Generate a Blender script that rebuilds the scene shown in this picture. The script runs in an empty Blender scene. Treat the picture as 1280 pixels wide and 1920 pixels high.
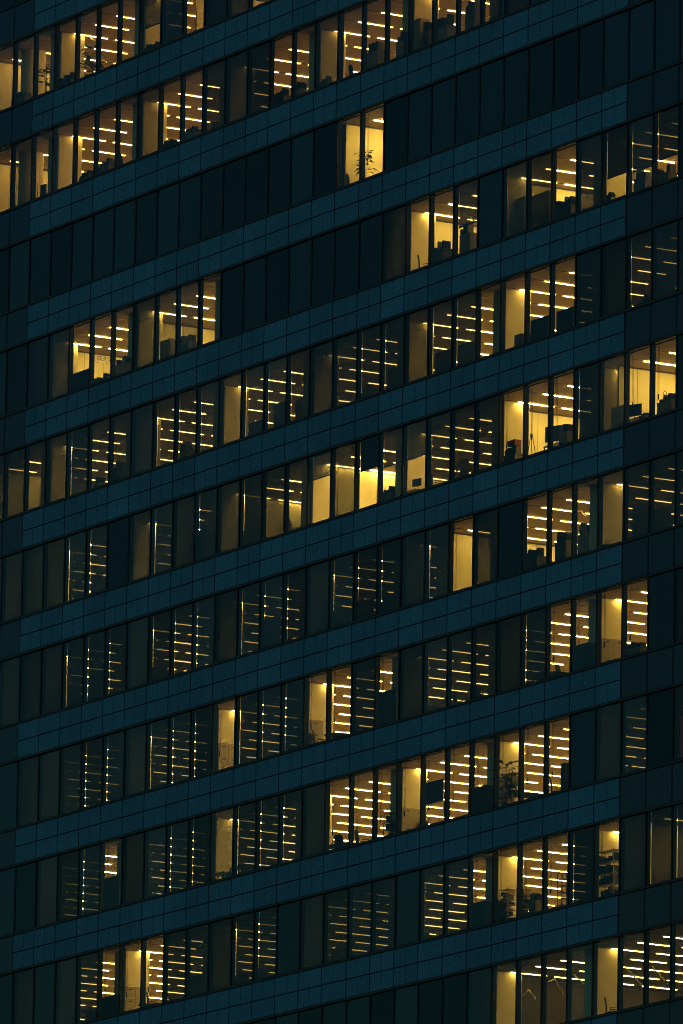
import bpy, math, random
from mathutils import Matrix, Vector
random.seed(7)
C = bpy.context.scene.collection
scn = bpy.context.scene

# ------------------------------------------------------------------ camera, sky, exposure
BAY = 1.8                      # width of one window bay, metres
HS = 2.44443 * BAY             # storey height
SP = 0.3497 * HS               # height of the spandrel band
Z0 = 125.0                     # level of the first ledge in view
R_ = [[0.50614936, 0.86228961, 0.01641529], [-0.16115456, 0.1132589, -0.98040891], [-0.84725559, 0.49358794, 0.19628782]]
CU = (195.16904514, -105.2782331, -56.43249844)
CAM = Vector((CU[0]*BAY, CU[1]*BAY, CU[2]*BAY + Z0))
FPX = 18476.18
cam_d = bpy.data.cameras.new('camera')
cam = bpy.data.objects.new('camera', cam_d); C.objects.link(cam)
cam_d.sensor_fit = 'HORIZONTAL'; cam_d.sensor_width = 36; cam_d.lens = FPX/1280*36
cam_d.clip_start = 1; cam_d.clip_end = 3000
M = Matrix([[R_[0][i], -R_[1][i], -R_[2][i], CAM[i]] for i in range(3)] + [[0, 0, 0, 1]])
cam.matrix_world = M
scn.camera = cam

w = bpy.data.worlds.new('World'); scn.world = w; w.use_nodes = True
nt = w.node_tree; bg = nt.nodes['Background']
sky = nt.nodes.new('ShaderNodeTexSky'); sky.sky_type = 'NISHITA'; sky.sun_disc = False
sky.sun_elevation = math.radians(-1.0); sky.sun_rotation = math.radians(200)
tint = nt.nodes.new('ShaderNodeMix'); tint.data_type = 'RGBA'; tint.blend_type = 'MULTIPLY'
tint.inputs[0].default_value = 1; tint.inputs[7].default_value = (0.46, 1.72, 2.65, 1)
nt.links.new(sky.outputs[0], tint.inputs[6]); nt.links.new(tint.outputs[2], bg.inputs[0])
bg.inputs[1].default_value = 0.15
scn.view_settings.view_transform = 'Standard'; scn.view_settings.look = 'None'
scn.render.filter_size = 1.0
scn.view_settings.exposure = 0; scn.view_settings.gamma = 1
cy = scn.cycles
cy.use_denoising = True
try:
    cy.denoiser = 'OPENIMAGEDENOISE'; cy.denoising_input_passes = 'RGB_ALBEDO_NORMAL'
except Exception: pass
cy.max_bounces = 6; cy.diffuse_bounces = 3; cy.glossy_bounces = 2; cy.transparent_max_bounces = 12
cy.caustics_reflective = False; cy.caustics_refractive = False
cy.sample_clamp_indirect = 2.0
cy.use_light_tree = True
cy.filter_width = 1.0

# ------------------------------------------------------------------ helpers
class MB:
    """collects boxes and tubes with a material slot each"""
    def __init__(s): s.v = []; s.f = []; s.m = []
    def quad(s, a, b, c, d, m=0):
        n = len(s.v); s.v += [a, b, c, d]; s.f.append((n, n+1, n+2, n+3)); s.m.append(m); return s
    def box(s, x0, x1, y0, y1, z0, z1, m=0):
        n = len(s.v)
        s.v += [(x0,y0,z0),(x1,y0,z0),(x1,y1,z0),(x0,y1,z0),(x0,y0,z1),(x1,y0,z1),(x1,y1,z1),(x0,y1,z1)]
        for f in ((0,3,2,1),(4,5,6,7),(0,1,5,4),(1,2,6,5),(2,3,7,6),(3,0,4,7)):
            s.f.append(tuple(n+i for i in f)); s.m.append(m)
        return s
    def lathe(s, prof, n=12, m=0, cx=0, cy=0):
        b = len(s.v)
        for r, z in prof:
            for i in range(n):
                a = 2*math.pi*i/n; s.v.append((cx+r*math.cos(a), cy+r*math.sin(a), z))
        for k in range(len(prof)-1):
            for i in range(n):
                j = (i+1) % n
                s.f.append((b+k*n+i, b+k*n+j, b+(k+1)*n+j, b+(k+1)*n+i)); s.m.append(m)
        s.f.append(tuple(b+i for i in reversed(range(n)))); s.m.append(m)
        e = b+(len(prof)-1)*n; s.f.append(tuple(e+i for i in range(n))); s.m.append(m)
        return s
    def tube(s, pts, r, n=6, m=0):
        pts = [Vector(p) for p in pts]; b = len(s.v)
        rr = r if isinstance(r, (list, tuple)) else [r]*len(pts)
        for i, p in enumerate(pts):
            d = (pts[min(i+1, len(pts)-1)]-pts[max(i-1, 0)]).normalized()
            a = d.cross(Vector((0, 0, 1)) if abs(d.z) < .9 else Vector((1, 0, 0))).normalized(); c = d.cross(a)
            for k in range(n):
                t = 2*math.pi*k/n; q = p+(a*math.cos(t)+c*math.sin(t))*rr[i]; s.v.append(tuple(q))
        for i in range(len(pts)-1):
            for k in range(n):
                j = (k+1) % n
                s.f.append((b+i*n+k, b+i*n+j, b+(i+1)*n+j, b+(i+1)*n+k)); s.m.append(m)
        s.f.append(tuple(b+k for k in range(n))); s.m.append(m)
        e = b+(len(pts)-1)*n; s.f.append(tuple(e+k for k in reversed(range(n)))); s.m.append(m)
        return s
    def mesh(s, name, mats, smooth=False):
        me = bpy.data.meshes.new(name); me.from_pydata(s.v, [], s.f); me.update()
        for m in (mats if isinstance(mats, (list, tuple)) else [mats]): me.materials.append(m)
        me.polygons.foreach_set('material_index', s.m)
        if smooth: me.polygons.foreach_set('use_smooth', [True]*len(s.f))
        return me
    def build(s, name, mats, parent=None, loc=None, rotz=0, smooth=False, bevel=0):
        o = bpy.data.objects.new(name, s.mesh(name, mats, smooth)); C.objects.link(o)
        if parent: o.parent = parent
        if loc: o.location = loc
        o.rotation_euler = (0, 0, rotz)
        if bevel:
            b = o.modifiers.new('bevel', 'BEVEL'); b.width = bevel; b.segments = 2
        return o

def empty(name, loc=(0, 0, 0), rotz=0):
    o = bpy.data.objects.new(name, None); C.objects.link(o); o.location = loc; o.rotation_euler = (0, 0, rotz)
    o.empty_display_size = .2
    return o

def tag(o, label=None, cat=None, group=None, kind=None):
    if label: o['label'] = label
    if cat: o['category'] = cat
    if group: o['group'] = group
    if kind: o['kind'] = kind
    return o

def mat(name, col, rough=.6, spec=.3, metal=0, noise=0, nscale=8, bump=0):
    m = bpy.data.materials.new(name); m.use_nodes = True; t = m.node_tree; p = t.nodes['Principled BSDF']
    p.inputs['Base Color'].default_value = (*col, 1); p.inputs['Roughness'].default_value = rough
    p.inputs['Specular IOR Level'].default_value = spec; p.inputs['Metallic'].default_value = metal
    if noise:
        g = t.nodes.new('ShaderNodeNewGeometry'); n = t.nodes.new('ShaderNodeTexNoise'); n.inputs['Scale'].default_value = nscale
        n.inputs['Detail'].default_value = 3
        t.links.new(g.outputs['Position'], n.inputs['Vector'])
        r = t.nodes.new('ShaderNodeMapRange'); r.inputs[3].default_value = 1-noise; r.inputs[4].default_value = 1+noise
        r.inputs[1].default_value = .3; r.inputs[2].default_value = .7
        t.links.new(n.outputs[0], r.inputs[0])
        x = t.nodes.new('ShaderNodeVectorMath'); x.operation = 'SCALE'; x.inputs[0].default_value = col
        t.links.new(r.outputs[0], x.inputs['Scale']); t.links.new(x.outputs[0], p.inputs['Base Color'])
        if bump:
            b = t.nodes.new('ShaderNodeBump'); b.inputs['Strength'].default_value = bump; b.inputs['Distance'].default_value = .02
            t.links.new(n.outputs[0], b.inputs['Height']); t.links.new(b.outputs[0], p.inputs['Normal'])
    return m

def emis(name, col, st):
    m = bpy.data.materials.new(name); m.use_nodes = True; t = m.node_tree; t.nodes.clear()
    e = t.nodes.new('ShaderNodeEmission'); e.inputs[0].default_value = (*col, 1); e.inputs[1].default_value = st
    o = t.nodes.new('ShaderNodeOutputMaterial'); t.links.new(e.outputs[0], o.inputs[0]); return m

def glassmat(name, tintc, refl):
    m = bpy.data.materials.new(name); m.use_nodes = True; t = m.node_tree; t.nodes.clear()
    tr = t.nodes.new('ShaderNodeBsdfTransparent'); tr.inputs[0].default_value = (*tintc, 1)
    gl = t.nodes.new('ShaderNodeBsdfGlossy'); gl.inputs['Roughness'].default_value = .04; gl.inputs[0].default_value = (.85, 1, 1, 1)
    lw = t.nodes.new('ShaderNodeFresnel'); lw.inputs['IOR'].default_value = 1.52
    mu = t.nodes.new('ShaderNodeMath'); mu.operation = 'MULTIPLY'; mu.inputs[1].default_value = refl; t.links.new(lw.outputs[0], mu.inputs[0])
    gp = t.nodes.new('ShaderNodeNewGeometry'); ga = t.nodes.new('ShaderNodeVectorMath'); ga.operation = 'ADD'; ga.inputs[1].default_value = (0, 5, -Z0+HS*100)
    gs = t.nodes.new('ShaderNodeVectorMath'); gs.operation = 'SNAP'; gs.inputs[1].default_value = (BAY, 50, HS)
    gw = t.nodes.new('ShaderNodeTexWhiteNoise'); gr = t.nodes.new('ShaderNodeMapRange'); gr.inputs[3].default_value = refl*.72; gr.inputs[4].default_value = refl*1.22
    t.links.new(gp.outputs['Position'], ga.inputs[0]); t.links.new(ga.outputs[0], gs.inputs[0]); t.links.new(gs.outputs[0], gw.inputs['Vector'])
    t.links.new(gw.outputs[0], gr.inputs[0]); t.links.new(gr.outputs[0], mu.inputs[1])
    # panes are never perfectly flat: a faint waviness, different in each pane
    g = t.nodes.new('ShaderNodeNewGeometry'); n = t.nodes.new('ShaderNodeTexNoise'); n.inputs['Scale'].default_value = .7
    t.links.new(g.outputs['Position'], n.inputs['Vector'])
    b = t.nodes.new('ShaderNodeBump'); b.inputs['Strength'].default_value = .12; b.inputs['Distance'].default_value = .05
    t.links.new(n.outputs[0], b.inputs['Height']); t.links.new(b.outputs[0], gl.inputs['Normal'])
    mx = t.nodes.new('ShaderNodeMixShader'); t.links.new(mu.outputs[0], mx.inputs[0]); t.links.new(tr.outputs[0], mx.inputs[1]); t.links.new(gl.outputs[0], mx.inputs[2])
    o = t.nodes.new('ShaderNodeOutputMaterial'); t.links.new(mx.outputs[0], o.inputs[0]); return m

def screenmat(name, T, col=(.02, .03, .03), tl=.0, top=.05):
    """woven sunscreen fabric: open pores let T of the light straight through; less passes towards the top"""
    m = bpy.data.materials.new(name); m.use_nodes = True; t = m.node_tree; t.nodes.clear()
    tr = t.nodes.new('ShaderNodeBsdfTransparent')
    df = t.nodes.new('ShaderNodeBsdfDiffuse'); df.inputs[0].default_value = (*col, 1)
    o = t.nodes.new('ShaderNodeOutputMaterial')
    mx = t.nodes.new('ShaderNodeMixShader'); mx.inputs[0].default_value = 1-T
    if T > .001:
        g = t.nodes.new('ShaderNodeNewGeometry'); sx = t.nodes.new('ShaderNodeSeparateXYZ'); t.links.new(g.outputs['Position'], sx.inputs[0])
        a = t.nodes.new('ShaderNodeMath'); a.operation = 'SUBTRACT'; a.inputs[0].default_value = Z0+4*HS; t.links.new(sx.outputs[2], a.inputs[1])
        b = t.nodes.new('ShaderNodeMath'); b.operation = 'DIVIDE'; b.inputs[1].default_value = HS; t.links.new(a.outputs[0], b.inputs[0])
        c = t.nodes.new('ShaderNodeMath'); c.operation = 'FRACT'; t.links.new(b.outputs[0], c.inputs[0])
        r = t.nodes.new('ShaderNodeMapRange'); r.interpolation_type = 'SMOOTHSTEP'
        r.inputs[1].default_value = .38; r.inputs[2].default_value = .85; r.inputs[3].default_value = 1-T*top; r.inputs[4].default_value = 1-T
        t.links.new(c.outputs[0], r.inputs[0]); t.links.new(r.outputs[0], mx.inputs[0])
    t.links.new(tr.outputs[0], mx.inputs[1])
    if tl:
        tn = t.nodes.new('ShaderNodeBsdfTranslucent'); tn.inputs[0].default_value = (tl*.6, tl*.8, tl*.9, 1)
        ad = t.nodes.new('ShaderNodeAddShader'); t.links.new(df.outputs[0], ad.inputs[0]); t.links.new(tn.outputs[0], ad.inputs[1])
        t.links.new(ad.outputs[0], mx.inputs[2])
    else: t.links.new(df.outputs[0], mx.inputs[2])
    t.links.new(mx.outputs[0], o.inputs[0]); return m

# ------------------------------------------------------------------ materials
def celltone(m, sock_col, step, lo, hi, off=0.0):
    """every panel or pane has a slightly different tone of its own"""
    t = m.node_tree
    g = t.nodes.new('ShaderNodeNewGeometry')
    a = t.nodes.new('ShaderNodeVectorMath'); a.operation = 'ADD'; a.inputs[1].default_value = (0, 5, off); t.links.new(g.outputs['Position'], a.inputs[0])
    sn = t.nodes.new('ShaderNodeVectorMath'); sn.operation = 'SNAP'; sn.inputs[1].default_value = step; t.links.new(a.outputs[0], sn.inputs[0])
    wn = t.nodes.new('ShaderNodeTexWhiteNoise'); t.links.new(sn.outputs[0], wn.inputs['Vector'])
    r = t.nodes.new('ShaderNodeMapRange'); r.inputs[3].default_value = lo; r.inputs[4].default_value = hi; t.links.new(wn.outputs[0], r.inputs[0])
    x = t.nodes.new('ShaderNodeVectorMath'); x.operation = 'SCALE'
    if sock_col.is_linked:
        src = sock_col.links[0].from_socket; t.links.new(src, x.inputs[0])
    else: x.inputs[0].default_value = tuple(sock_col.default_value)[:3]
    t.links.new(r.outputs[0], x.inputs['Scale']); t.links.new(x.outputs[0], sock_col)
def panelmat():
    m = mat('spandrel_panel_coating', (.12, .28, .35), rough=.55, spec=.3)
    t = m.node_tree; p = t.nodes['Principled BSDF']
    g = t.nodes.new('ShaderNodeNewGeometry')
    n = t.nodes.new('ShaderNodeTexNoise'); n.inputs['Scale'].default_value = 15; n.inputs['Detail'].default_value = 2
    n2 = t.nodes.new('ShaderNodeTexNoise'); n2.inputs['Scale'].default_value = .35; n2.inputs['Detail'].default_value = 2
    t.links.new(g.outputs['Position'], n.inputs['Vector']); t.links.new(g.outputs['Position'], n2.inputs['Vector'])
    r = t.nodes.new('ShaderNodeMapRange'); r.inputs[1].default_value = .3; r.inputs[2].default_value = .7; r.inputs[3].default_value = .68; r.inputs[4].default_value = 1.32
    r2 = t.nodes.new('ShaderNodeMapRange'); r2.inputs[1].default_value = .3; r2.inputs[2].default_value = .7; r2.inputs[3].default_value = .88; r2.inputs[4].default_value = 1.12
    t.links.new(n.outputs[0], r.inputs[0]); t.links.new(n2.outputs[0], r2.inputs[0])
    mu = t.nodes.new('ShaderNodeMath'); mu.operation = 'MULTIPLY'; t.links.new(r.outputs[0], mu.inputs[0]); t.links.new(r2.outputs[0], mu.inputs[1])
    mix = t.nodes.new('ShaderNodeMix'); mix.data_type = 'RGBA'; mix.inputs[6].default_value = (.14, .27, .31, 1); mix.inputs[7].default_value = (.08, .28, .38, 1)
    t.links.new(n.outputs[1], mix.inputs[0])
    x = t.nodes.new('ShaderNodeVectorMath'); x.operation = 'SCALE'
    t.links.new(mix.outputs[2], x.inputs[0]); t.links.new(mu.outputs[0], x.inputs['Scale']); t.links.new(x.outputs[0], p.inputs['Base Color'])
    return m
PANEL = panelmat()
celltone(PANEL, PANEL.node_tree.nodes['Principled BSDF'].inputs['Base Color'], (BAY, 50, HS/2), .86, 1.14, -Z0+HS*100)
DARK = mat('dark_frame_metal', (.008, .010, .014), .5, .2)
LIP = mat('ledge_lip_metal', (.20, .10, .06), .5, .3)
SGLASS = mat('dark_spandrel_glass', (.012, .026, .032), .15, .22)
BACK = mat('joint_gasket', (.010, .012, .016), .9, .1)
GLASS = glassmat('window_glass', (.78, .80, .70), .55)
CEIL = mat('ceiling_board', (.56, .45, .28), .9, .1, noise=.06, nscale=3)
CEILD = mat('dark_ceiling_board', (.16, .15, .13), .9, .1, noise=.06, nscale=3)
CARPET = mat('office_carpet', (.27, .22, .16), .95, .05, noise=.15, nscale=6)
TRACK = mat('ceiling_slot', (.10, .09, .08), .8, .1)
WALL = mat('painted_wall', (.78, .69, .40), .8, .2, noise=.05, nscale=2)
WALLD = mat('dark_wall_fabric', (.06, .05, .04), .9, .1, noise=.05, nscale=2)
COLM = mat('column_cladding', (.70, .61, .36), .7, .3, noise=.05, nscale=2)
FIN = mat('inner_mullion', (.006, .008, .009), .8, .05)
BLIND = {0: screenmat('blind_and_unlit_sheet', 0.0, (.010, .022, .024)),  # opaque blind; at full height a dark sheet standing in for an unlit room
         1: screenmat('dense_screen_blind', .004, (.010, .018, .02), .006, .02),
         2: screenmat('dark_screen_blind', .017, (.012, .02, .022), .008, .05),
         3: screenmat('mid_screen_blind', .065, (.015, .024, .024), .012, .12),
         4: screenmat('sheer_screen_blind', .18, (.02, .03, .03), .02, .5),
         6: screenmat('lined_blind', .0, (.010, .018, .02), .012),
         5: screenmat('very_sheer_blind', .42, (.02, .03, .03), .03, .8)}
_d = [n for n in BLIND[0].node_tree.nodes if n.type == 'BSDF_DIFFUSE'][0]
celltone(BLIND[0], _d.inputs[0], (BAY, 50, HS), .1, 2.6, -Z0+HS*100+.001)
BMATS = [BLIND[i] for i in range(7)]
BLACK = mat('black_plastic', (.012, .014, .014), .5, .3)
CHAR = mat('charcoal_fabric', (.012, .013, .013), .9, .1)
DGREEN = mat('dark_green_fabric', (.012, .024, .018), .9, .1)
BEIGE = mat('beige_cabinet_paint', (.34, .27, .17), .5, .3)
GREY = mat('grey_cabinet_paint', (.055, .052, .045), .5, .3)
WHITE = mat('white_board', (.75, .73, .68), .5, .3)
CARD = mat('cardboard', (.34, .22, .11), .85, .1, noise=.1)
RED = mat('red_paper', (.38, .05, .04), .8, .1)
POSTER = mat('poster_red', (.95, .09, .04), .7, .2)
REDB = mat('brown_red_card', (.16, .05, .03), .8, .1)
LEAFD = mat('dark_leaf', (.03, .06, .02), .6, .3)
LEAF = mat('green_leaf', (.10, .24, .05), .5, .3)
POT = mat('clay_pot', (.12, .07, .05), .7, .2)
STEEL = mat('brushed_steel', (.25, .24, .22), .35, .5, 0.6)
SKIN = mat('skin', (.45, .27, .18), .6, .3)
HAIR = mat('dark_hair', (.012, .010, .010), .6, .3)
SUIT = mat('dark_suit_cloth', (.018, .020, .026), .9, .1)
PAPER = mat('yellowed_banner_paper', (.80, .76, .62), .8, .1)
INK = mat('banner_ink', (.03, .03, .03), .8, .1)
TINSEL = mat('tinsel_foil', (.70, .62, .45), .3, .6, .3)
ASPHALT = mat('asphalt', (.05, .05, .05), .9, .1, noise=.2, nscale=.3)
STRIPC = (1.0, .66, .15)
STRENGTH = {0: 28, 1: 29, 2: 140, 3: 62, 4: 40, 5: 85, 6: 40, 7: 48, 8: 50, 9: 48, 10: 28}
LM = {r: emis('light_strip_%d' % r, (1.0, .60, .15) if r < 2 else STRIPC, s) for r, s in STRENGTH.items()}

# ------------------------------------------------------------------ storeys
def Az(k): return Z0 - k*HS            # sill line: bottom of the windows of storey k-1, top of band k
def Bz(k): return Z0 - k*HS - SP       # window head of storey k
FL = .25                               # the floor lies this far under the sill line
ROWS = list(range(0, 11))
UL, UR = -8, 33                        # extent of the tower along the front, in bays

# window states: o open; digit = screen blind of that density, zero also a dark sheet for an unlit room; (digit, fraction) = lowered to that fraction
# (the number after a comma in a pair is how much of the height it covers)
W = {
 0: {-3:'o',-2:'o',-1:'o',0:'o',1:'o',2:'o',3:'o',4:'o',5:(4,.62),6:'1',7:'o',8:'1',9:'3',10:'o',11:'3'},
 1: {-3:'o',-2:'o',-1:'5',0:'o',1:'o',2:'o',3:'o',4:'o',5:'5',6:'o',7:'o',8:'4',9:'3',10:'2',11:'o',12:'o',13:'5',14:'o',15:'o',16:'o',17:'o',18:'o',19:'o',20:'o',21:'2'},
 2: {14:'o',15:'o'},
 3: {-2:'2',-1:'1',0:'1',1:'3',2:'o',3:'o',4:'o',5:'4',6:'5',7:'5',8:'o',16:'4',17:'o',18:'o',19:(4,.6),20:'0',21:'4',22:'4',23:'o',24:'3',25:(1,.66),26:(2,.70),27:(2,.66),28:'1'},
 4: {-2:'3',-1:'3',0:'4',1:'4',2:'2',3:'4',4:'4',5:'2',6:'4',7:'4',8:'4',9:'5',10:'4',11:'4',12:'4',13:'3',14:'3',15:'3',16:'3',17:'4',18:'4',19:'4',20:'o',21:'o',22:'o',23:'o',24:'1',25:'1',26:'3',27:'2',28:'1'},
 5: {-2:'6',-1:'6',0:'6',1:'6',2:'1',3:'2',4:'0',5:'3',6:'1',7:'6',8:'2',9:'3',10:'1',11:'3',12:'4',13:(4,.36),14:'4',15:(0,.45),16:(4,.5),17:(3,.5),18:'3',19:'3',20:'3',21:'o',22:'o',23:'o',24:'1',25:'5',26:'o',27:'o',28:'0'},
 6: {-2:'6',-1:'6',0:'6',1:'6',2:'1',3:'1',4:'2',5:'6',6:'2',7:'3',8:'2',9:'2',10:'2',11:'2',12:'2',13:'6',14:'2',15:'2',16:'2',17:'2',18:'2',19:'o',20:'3',21:'0',22:'o',23:'o',24:'o',25:'5',26:'3',27:'3',28:'2'},
 7: {-1:'0',0:'6',1:'6',2:'1',3:'1',4:'1',5:'2',6:'2',7:'2',8:'1',9:'o',10:'2',11:'2',12:'1',13:'o',14:'o',15:'2',16:'o',17:'2',18:'3',19:'3',20:'3',21:'6',22:'1',23:'o',24:'o',25:'o',26:'o',27:'0',28:'6'},
 8: {-1:'0',0:'0',1:'6',2:'1',3:'1',4:'o',5:'6',6:'2',7:'1',8:'1',9:'5',10:'2',11:'2',12:'3',13:'6',14:'o',15:'o',16:'o',17:'o',18:'o',19:'o',20:'o',21:'o',22:'o',23:'o',24:'0',25:'6',26:'2',27:'0',28:'6'},
 9: {-1:'0',0:'6',1:'0',2:'6',3:'3',4:'o',5:'o',6:'o',7:'3',8:'3',9:'2',10:'2',11:'2',12:'0',13:'6',14:'2',15:'2',16:'2',17:'0',18:'3',19:'3',20:'o',21:'o',22:'o',23:'o',24:'1',25:'o',26:'6',27:'3',28:'3'},
 10: {20:'6',21:'o',22:'o',23:'o',24:'o',25:'o',26:'o',27:'o',28:'o'},
}
def state(r, j):
    s = W.get(r, {}).get(j, '0')
    if s == 'o': return None, 0
    if isinstance(s, tuple): return s
    return int(s), 1.0
# zones where the lights are on (in bays, u0..u1)
LIT = {0: [(-2.7, 13)], 1: [(-3.0, 22)], 2: [(13.9, 15.9)], 3: [(-.1, 9), (16.1, 30)], 4: [(-8, 30)], 5: [(-8, 30)],
       6: [(-8, 31)], 7: [(-8, 28)], 8: [(-8, 28)], 9: [(-8, 30)], 10: [(16.5, 31)]}
# partition walls at constant u, (u, from depth, to depth)
WALLS = {0: [(-2.87, .5, 6), (5.6, 1.15, 6)], 1: [(-2.87, .5, 6)], 2: [(13.85, .3, 6), (16.1, .3, 6)], 3: [(-.2, 1.15, 6), (3.62, 1.12, 6), (16.0, .27, 6), (20.1, 1.2, 6)],
         4: [(-2.87, .5, 6)], 5: [(8.4, 1.12, 6), (12.4, 1.12, 6), (19.85, 1.2, 6), (24.8, .6, 6)], 6: [(18.05, .3, 6)], 7: [], 8: [], 9: [(27.0-1.0, .6, 3)], 10: [(19.93, 1.12, 6)]}
COLS = [-8, -4, 0, 4, 8, 12, 16, 20, 24, 28]
CX0, CX1, CY0, CY1 = -.12, .40, .48, 1.10        # column section, in bays from its grid line
LU, LD0, LLEN, LPER = .47, .79, .87, 1.08        # ceiling light rows
DEPTH = 7.6

tower = empty('office_tower', (0, 0, 0))
tag(tower, 'dark office tower at dusk, bands of blue panels between rows of lit and dark windows', 'building')

x0, x1 = UL*BAY, UR*BAY
yd = DEPTH*BAY
for r in range(-2, 13):
    # pale spandrel panels
    zt, zb = Az(r), Bz(r)
    mb = MB()
    g, g2 = .022, .010
    zm = (zt+zb)/2
    for j in range(0, 26):
        for (a, b) in ((zm+g, zt-.062), (zb+.062, zm-g)):
            xa, xm, xb = j*BAY+.032, (j+.5)*BAY, (j+1)*BAY-.032
            mb.box(xa, xm-g2, -.05, 0, a, b); mb.box(xm+g2, xb, -.05, 0, a, b)
    mb.build('spandrel_band', PANEL, tower)
    for side in (range(UL, 0), range(26, UR)):
        mb = MB()
        mb.box(side[0]*BAY+.045, side[-1]*BAY+BAY-.045, -.035, 0, zb+.062, zt-.062)
        mb.build('spandrel_glass', SGLASS, tower)
    MB().box(x0, x1, .002, .05, zb+.02, zt-.02).build('spandrel_backing', BACK, tower)
    # ledges at both edges of the band: two dark bars with a pale lip between them
    for zz, nm in ((zt, 'sill_ledge'), (zb, 'head_ledge')):
        mb = MB()
        mb.box(x0, x1, -.07, .06, zz+.020, zz+.060, 0)
        mb.box(x0, x1, -.085, .06, zz-.018, zz+.018, 1)
        mb.box(x0, x1, -.07, .06, zz-.060, zz-.020, 0)
        mb.build(nm, [DARK, LIP], tower)
    # structural slab with the ceiling boards below and carpet above
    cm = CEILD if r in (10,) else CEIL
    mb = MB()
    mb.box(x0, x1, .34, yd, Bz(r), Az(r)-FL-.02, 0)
    mb.box(x0, x1, .06, .34, Bz(r)+.22, Az(r)-FL-.02, 0)
    mb.box(x0, x1, .06, yd, Az(r)-FL-.018, Az(r)-FL, 1)
    for j in range(UL, UR):
        xc = (j+LU)*BAY
        if r in ROWS: mb.box(xc-.03, xc+.03, .36, yd, Bz(r)-.006, Bz(r)-.001, 2)
    mb.build('floor_slab', [cm, CARPET, TRACK], tower)
    if r in ROWS:
        z0w, z1w = Az(r+1)-FL+.001, Bz(r)-.001
        MB().box(x0, x1, yd, yd+.2, z0w, z1w).build('rear_wall', WALL, tower)
        for c in COLS:
            MB().box((c+CX0)*BAY, (c+CX1)*BAY, CY0*BAY, CY1*BAY, z0w, z1w).build('column', COLM, tower, bevel=.02)
        for (u, d0, d1) in WALLS[r]:
            mb = MB(); mb.box(u*BAY-.12, u*BAY, d0*BAY, d1*BAY, z0w, z1w, 0)
            k = d0+.45
            while k < d1:                                        # panel joints
                mb.box(u*BAY-.001, u*BAY+.004, k*BAY, k*BAY+.012, z0w, z1w-.02, 1); k += .5
            mb.box(u*BAY-.001, u*BAY+.02, d0*BAY, d1*BAY, z1w-.06, z1w-.002, 1)
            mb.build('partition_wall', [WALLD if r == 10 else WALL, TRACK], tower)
# round corner columns on the two top storeys
for r in (0, 1):
    cb = MB(); cb.lathe([(.52, Az(r+1)-FL+.001), (.52, Bz(r)-.001)], 40, 0, (-1.62)*BAY, .85*BAY)
    cb.build('column', COLM, tower, smooth=False)
# plain continuation of the tower down to the street
mb = MB(); mb.box(x0, x1, .02, 28, 0, Bz(12)-.1, 0)
mb.box(x0, x1, yd+.25, 28, Bz(12), Az(-2)+1, 0)
mb.build('tower_shaft', SGLASS, tower)
MB().box(x0, x1, 0, 28, Az(-2)+1.02, Az(-2)+1.5).build('roof_slab', DARK, tower)
for xx in (x0-.12, x1+.0):
    MB().box(xx, xx+.12, 0, yd+.2, Bz(12)+.02, Az(-2)+.98).build('side_wall', SGLASS, tower)

gm = MB(); gm.quad((-1500, -1500, 0), (1800, -1500, 0), (1800, 1800, 0), (-1500, 1800, 0))
tag(gm.build('ground', ASPHALT), kind='structure')

# ------------------------------------------------------------------ projection helpers (to know which repeats the picture shows)
def px(p):
    d = Vector(p)-CAM
    q = [sum(R_[i][k]*d[k] for k in range(3)) for i in range(3)]
    return q[0]/q[2]*FPX+640, q[1]/q[2]*FPX+960
def inframe(p, m=0):
    a, b = px(p); return -m < a < 1280+m and -m < b < 1920+m
def glass_hit(p):
    d = Vector(p)-CAM; t = -CAM.y/d.y; q = CAM+d*t; return q.x/BAY, q.z
def spot(gu, zz, d, ):
    """x of the point at depth d (m) seen through the glass at bay position gu, and z seen at height zz on the glass"""
    q = Vector((gu*BAY, 0, zz))-CAM; t = (d-CAM.y)/q.y; p = CAM+q*t; return p.x, p.z
ORD = ['first','second','third','fourth','fifth','sixth','seventh','eighth','ninth','tenth','eleventh','twelfth','thirteenth','fourteenth',
       'fifteenth','sixteenth','seventeenth','eighteenth','nineteenth','twentieth','twenty-first','twenty-second','twenty-third','twenty-fourth',
       'twenty-fifth','twenty-sixth','twenty-seventh','twenty-eighth','twenty-ninth','thirtieth']
FIRST = {}
for r in range(-1, 12):
    vis = [j for j in range(UL, UR) if inframe(((j+.5)*BAY, 0, (Bz(r)+Az(r+1))/2), 8)]
    FIRST[r] = (min(vis), max(vis)) if vis else (0, 0)
def wname(r, j):
    return '%s window from left, %s storey from top' % (ORD[max(0, j-FIRST[r][0])], ORD[r])

# ------------------------------------------------------------------ windows
def frame_mb(mb, r, j, m=0):
    """outer mullion at the left edge, inner fin behind it"""
    za, zb2 = Az(r+1)+.062, Bz(r)-.062
    xx = j*BAY
    mb.box(xx-.050, xx+.050, -.022, .03, za, zb2, m)
    mb.box(xx+.051, xx+.060, -.010, .0, za, zb2, 0)
    mb.box(xx-.038, xx+.038, .031, .185, za-.02, zb2+.15, 2)
    if j <= -1 or j >= 26: mb.box(xx-.042, xx+.042, -.042, .0, Bz(r)+.062, Az(r)-.062, m)   # carried on over the dark spandrel glass
    elif j == 0: mb.box(-.030, .016, -.048, .0, Bz(r)+.062, Az(r)-.062, m)
def pane_mb(mb, r, j, m=0):
    xa, xb = j*BAY+.066, (j+1)*BAY-.052; za, zb2 = Az(r+1)+.062, Bz(r)-.062
    t = random.uniform(-.006, .006)
    mb.quad((xa, t, za), (xb, -t, za), (xb, -t, zb2), (xa, t, zb2), m)
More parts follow.
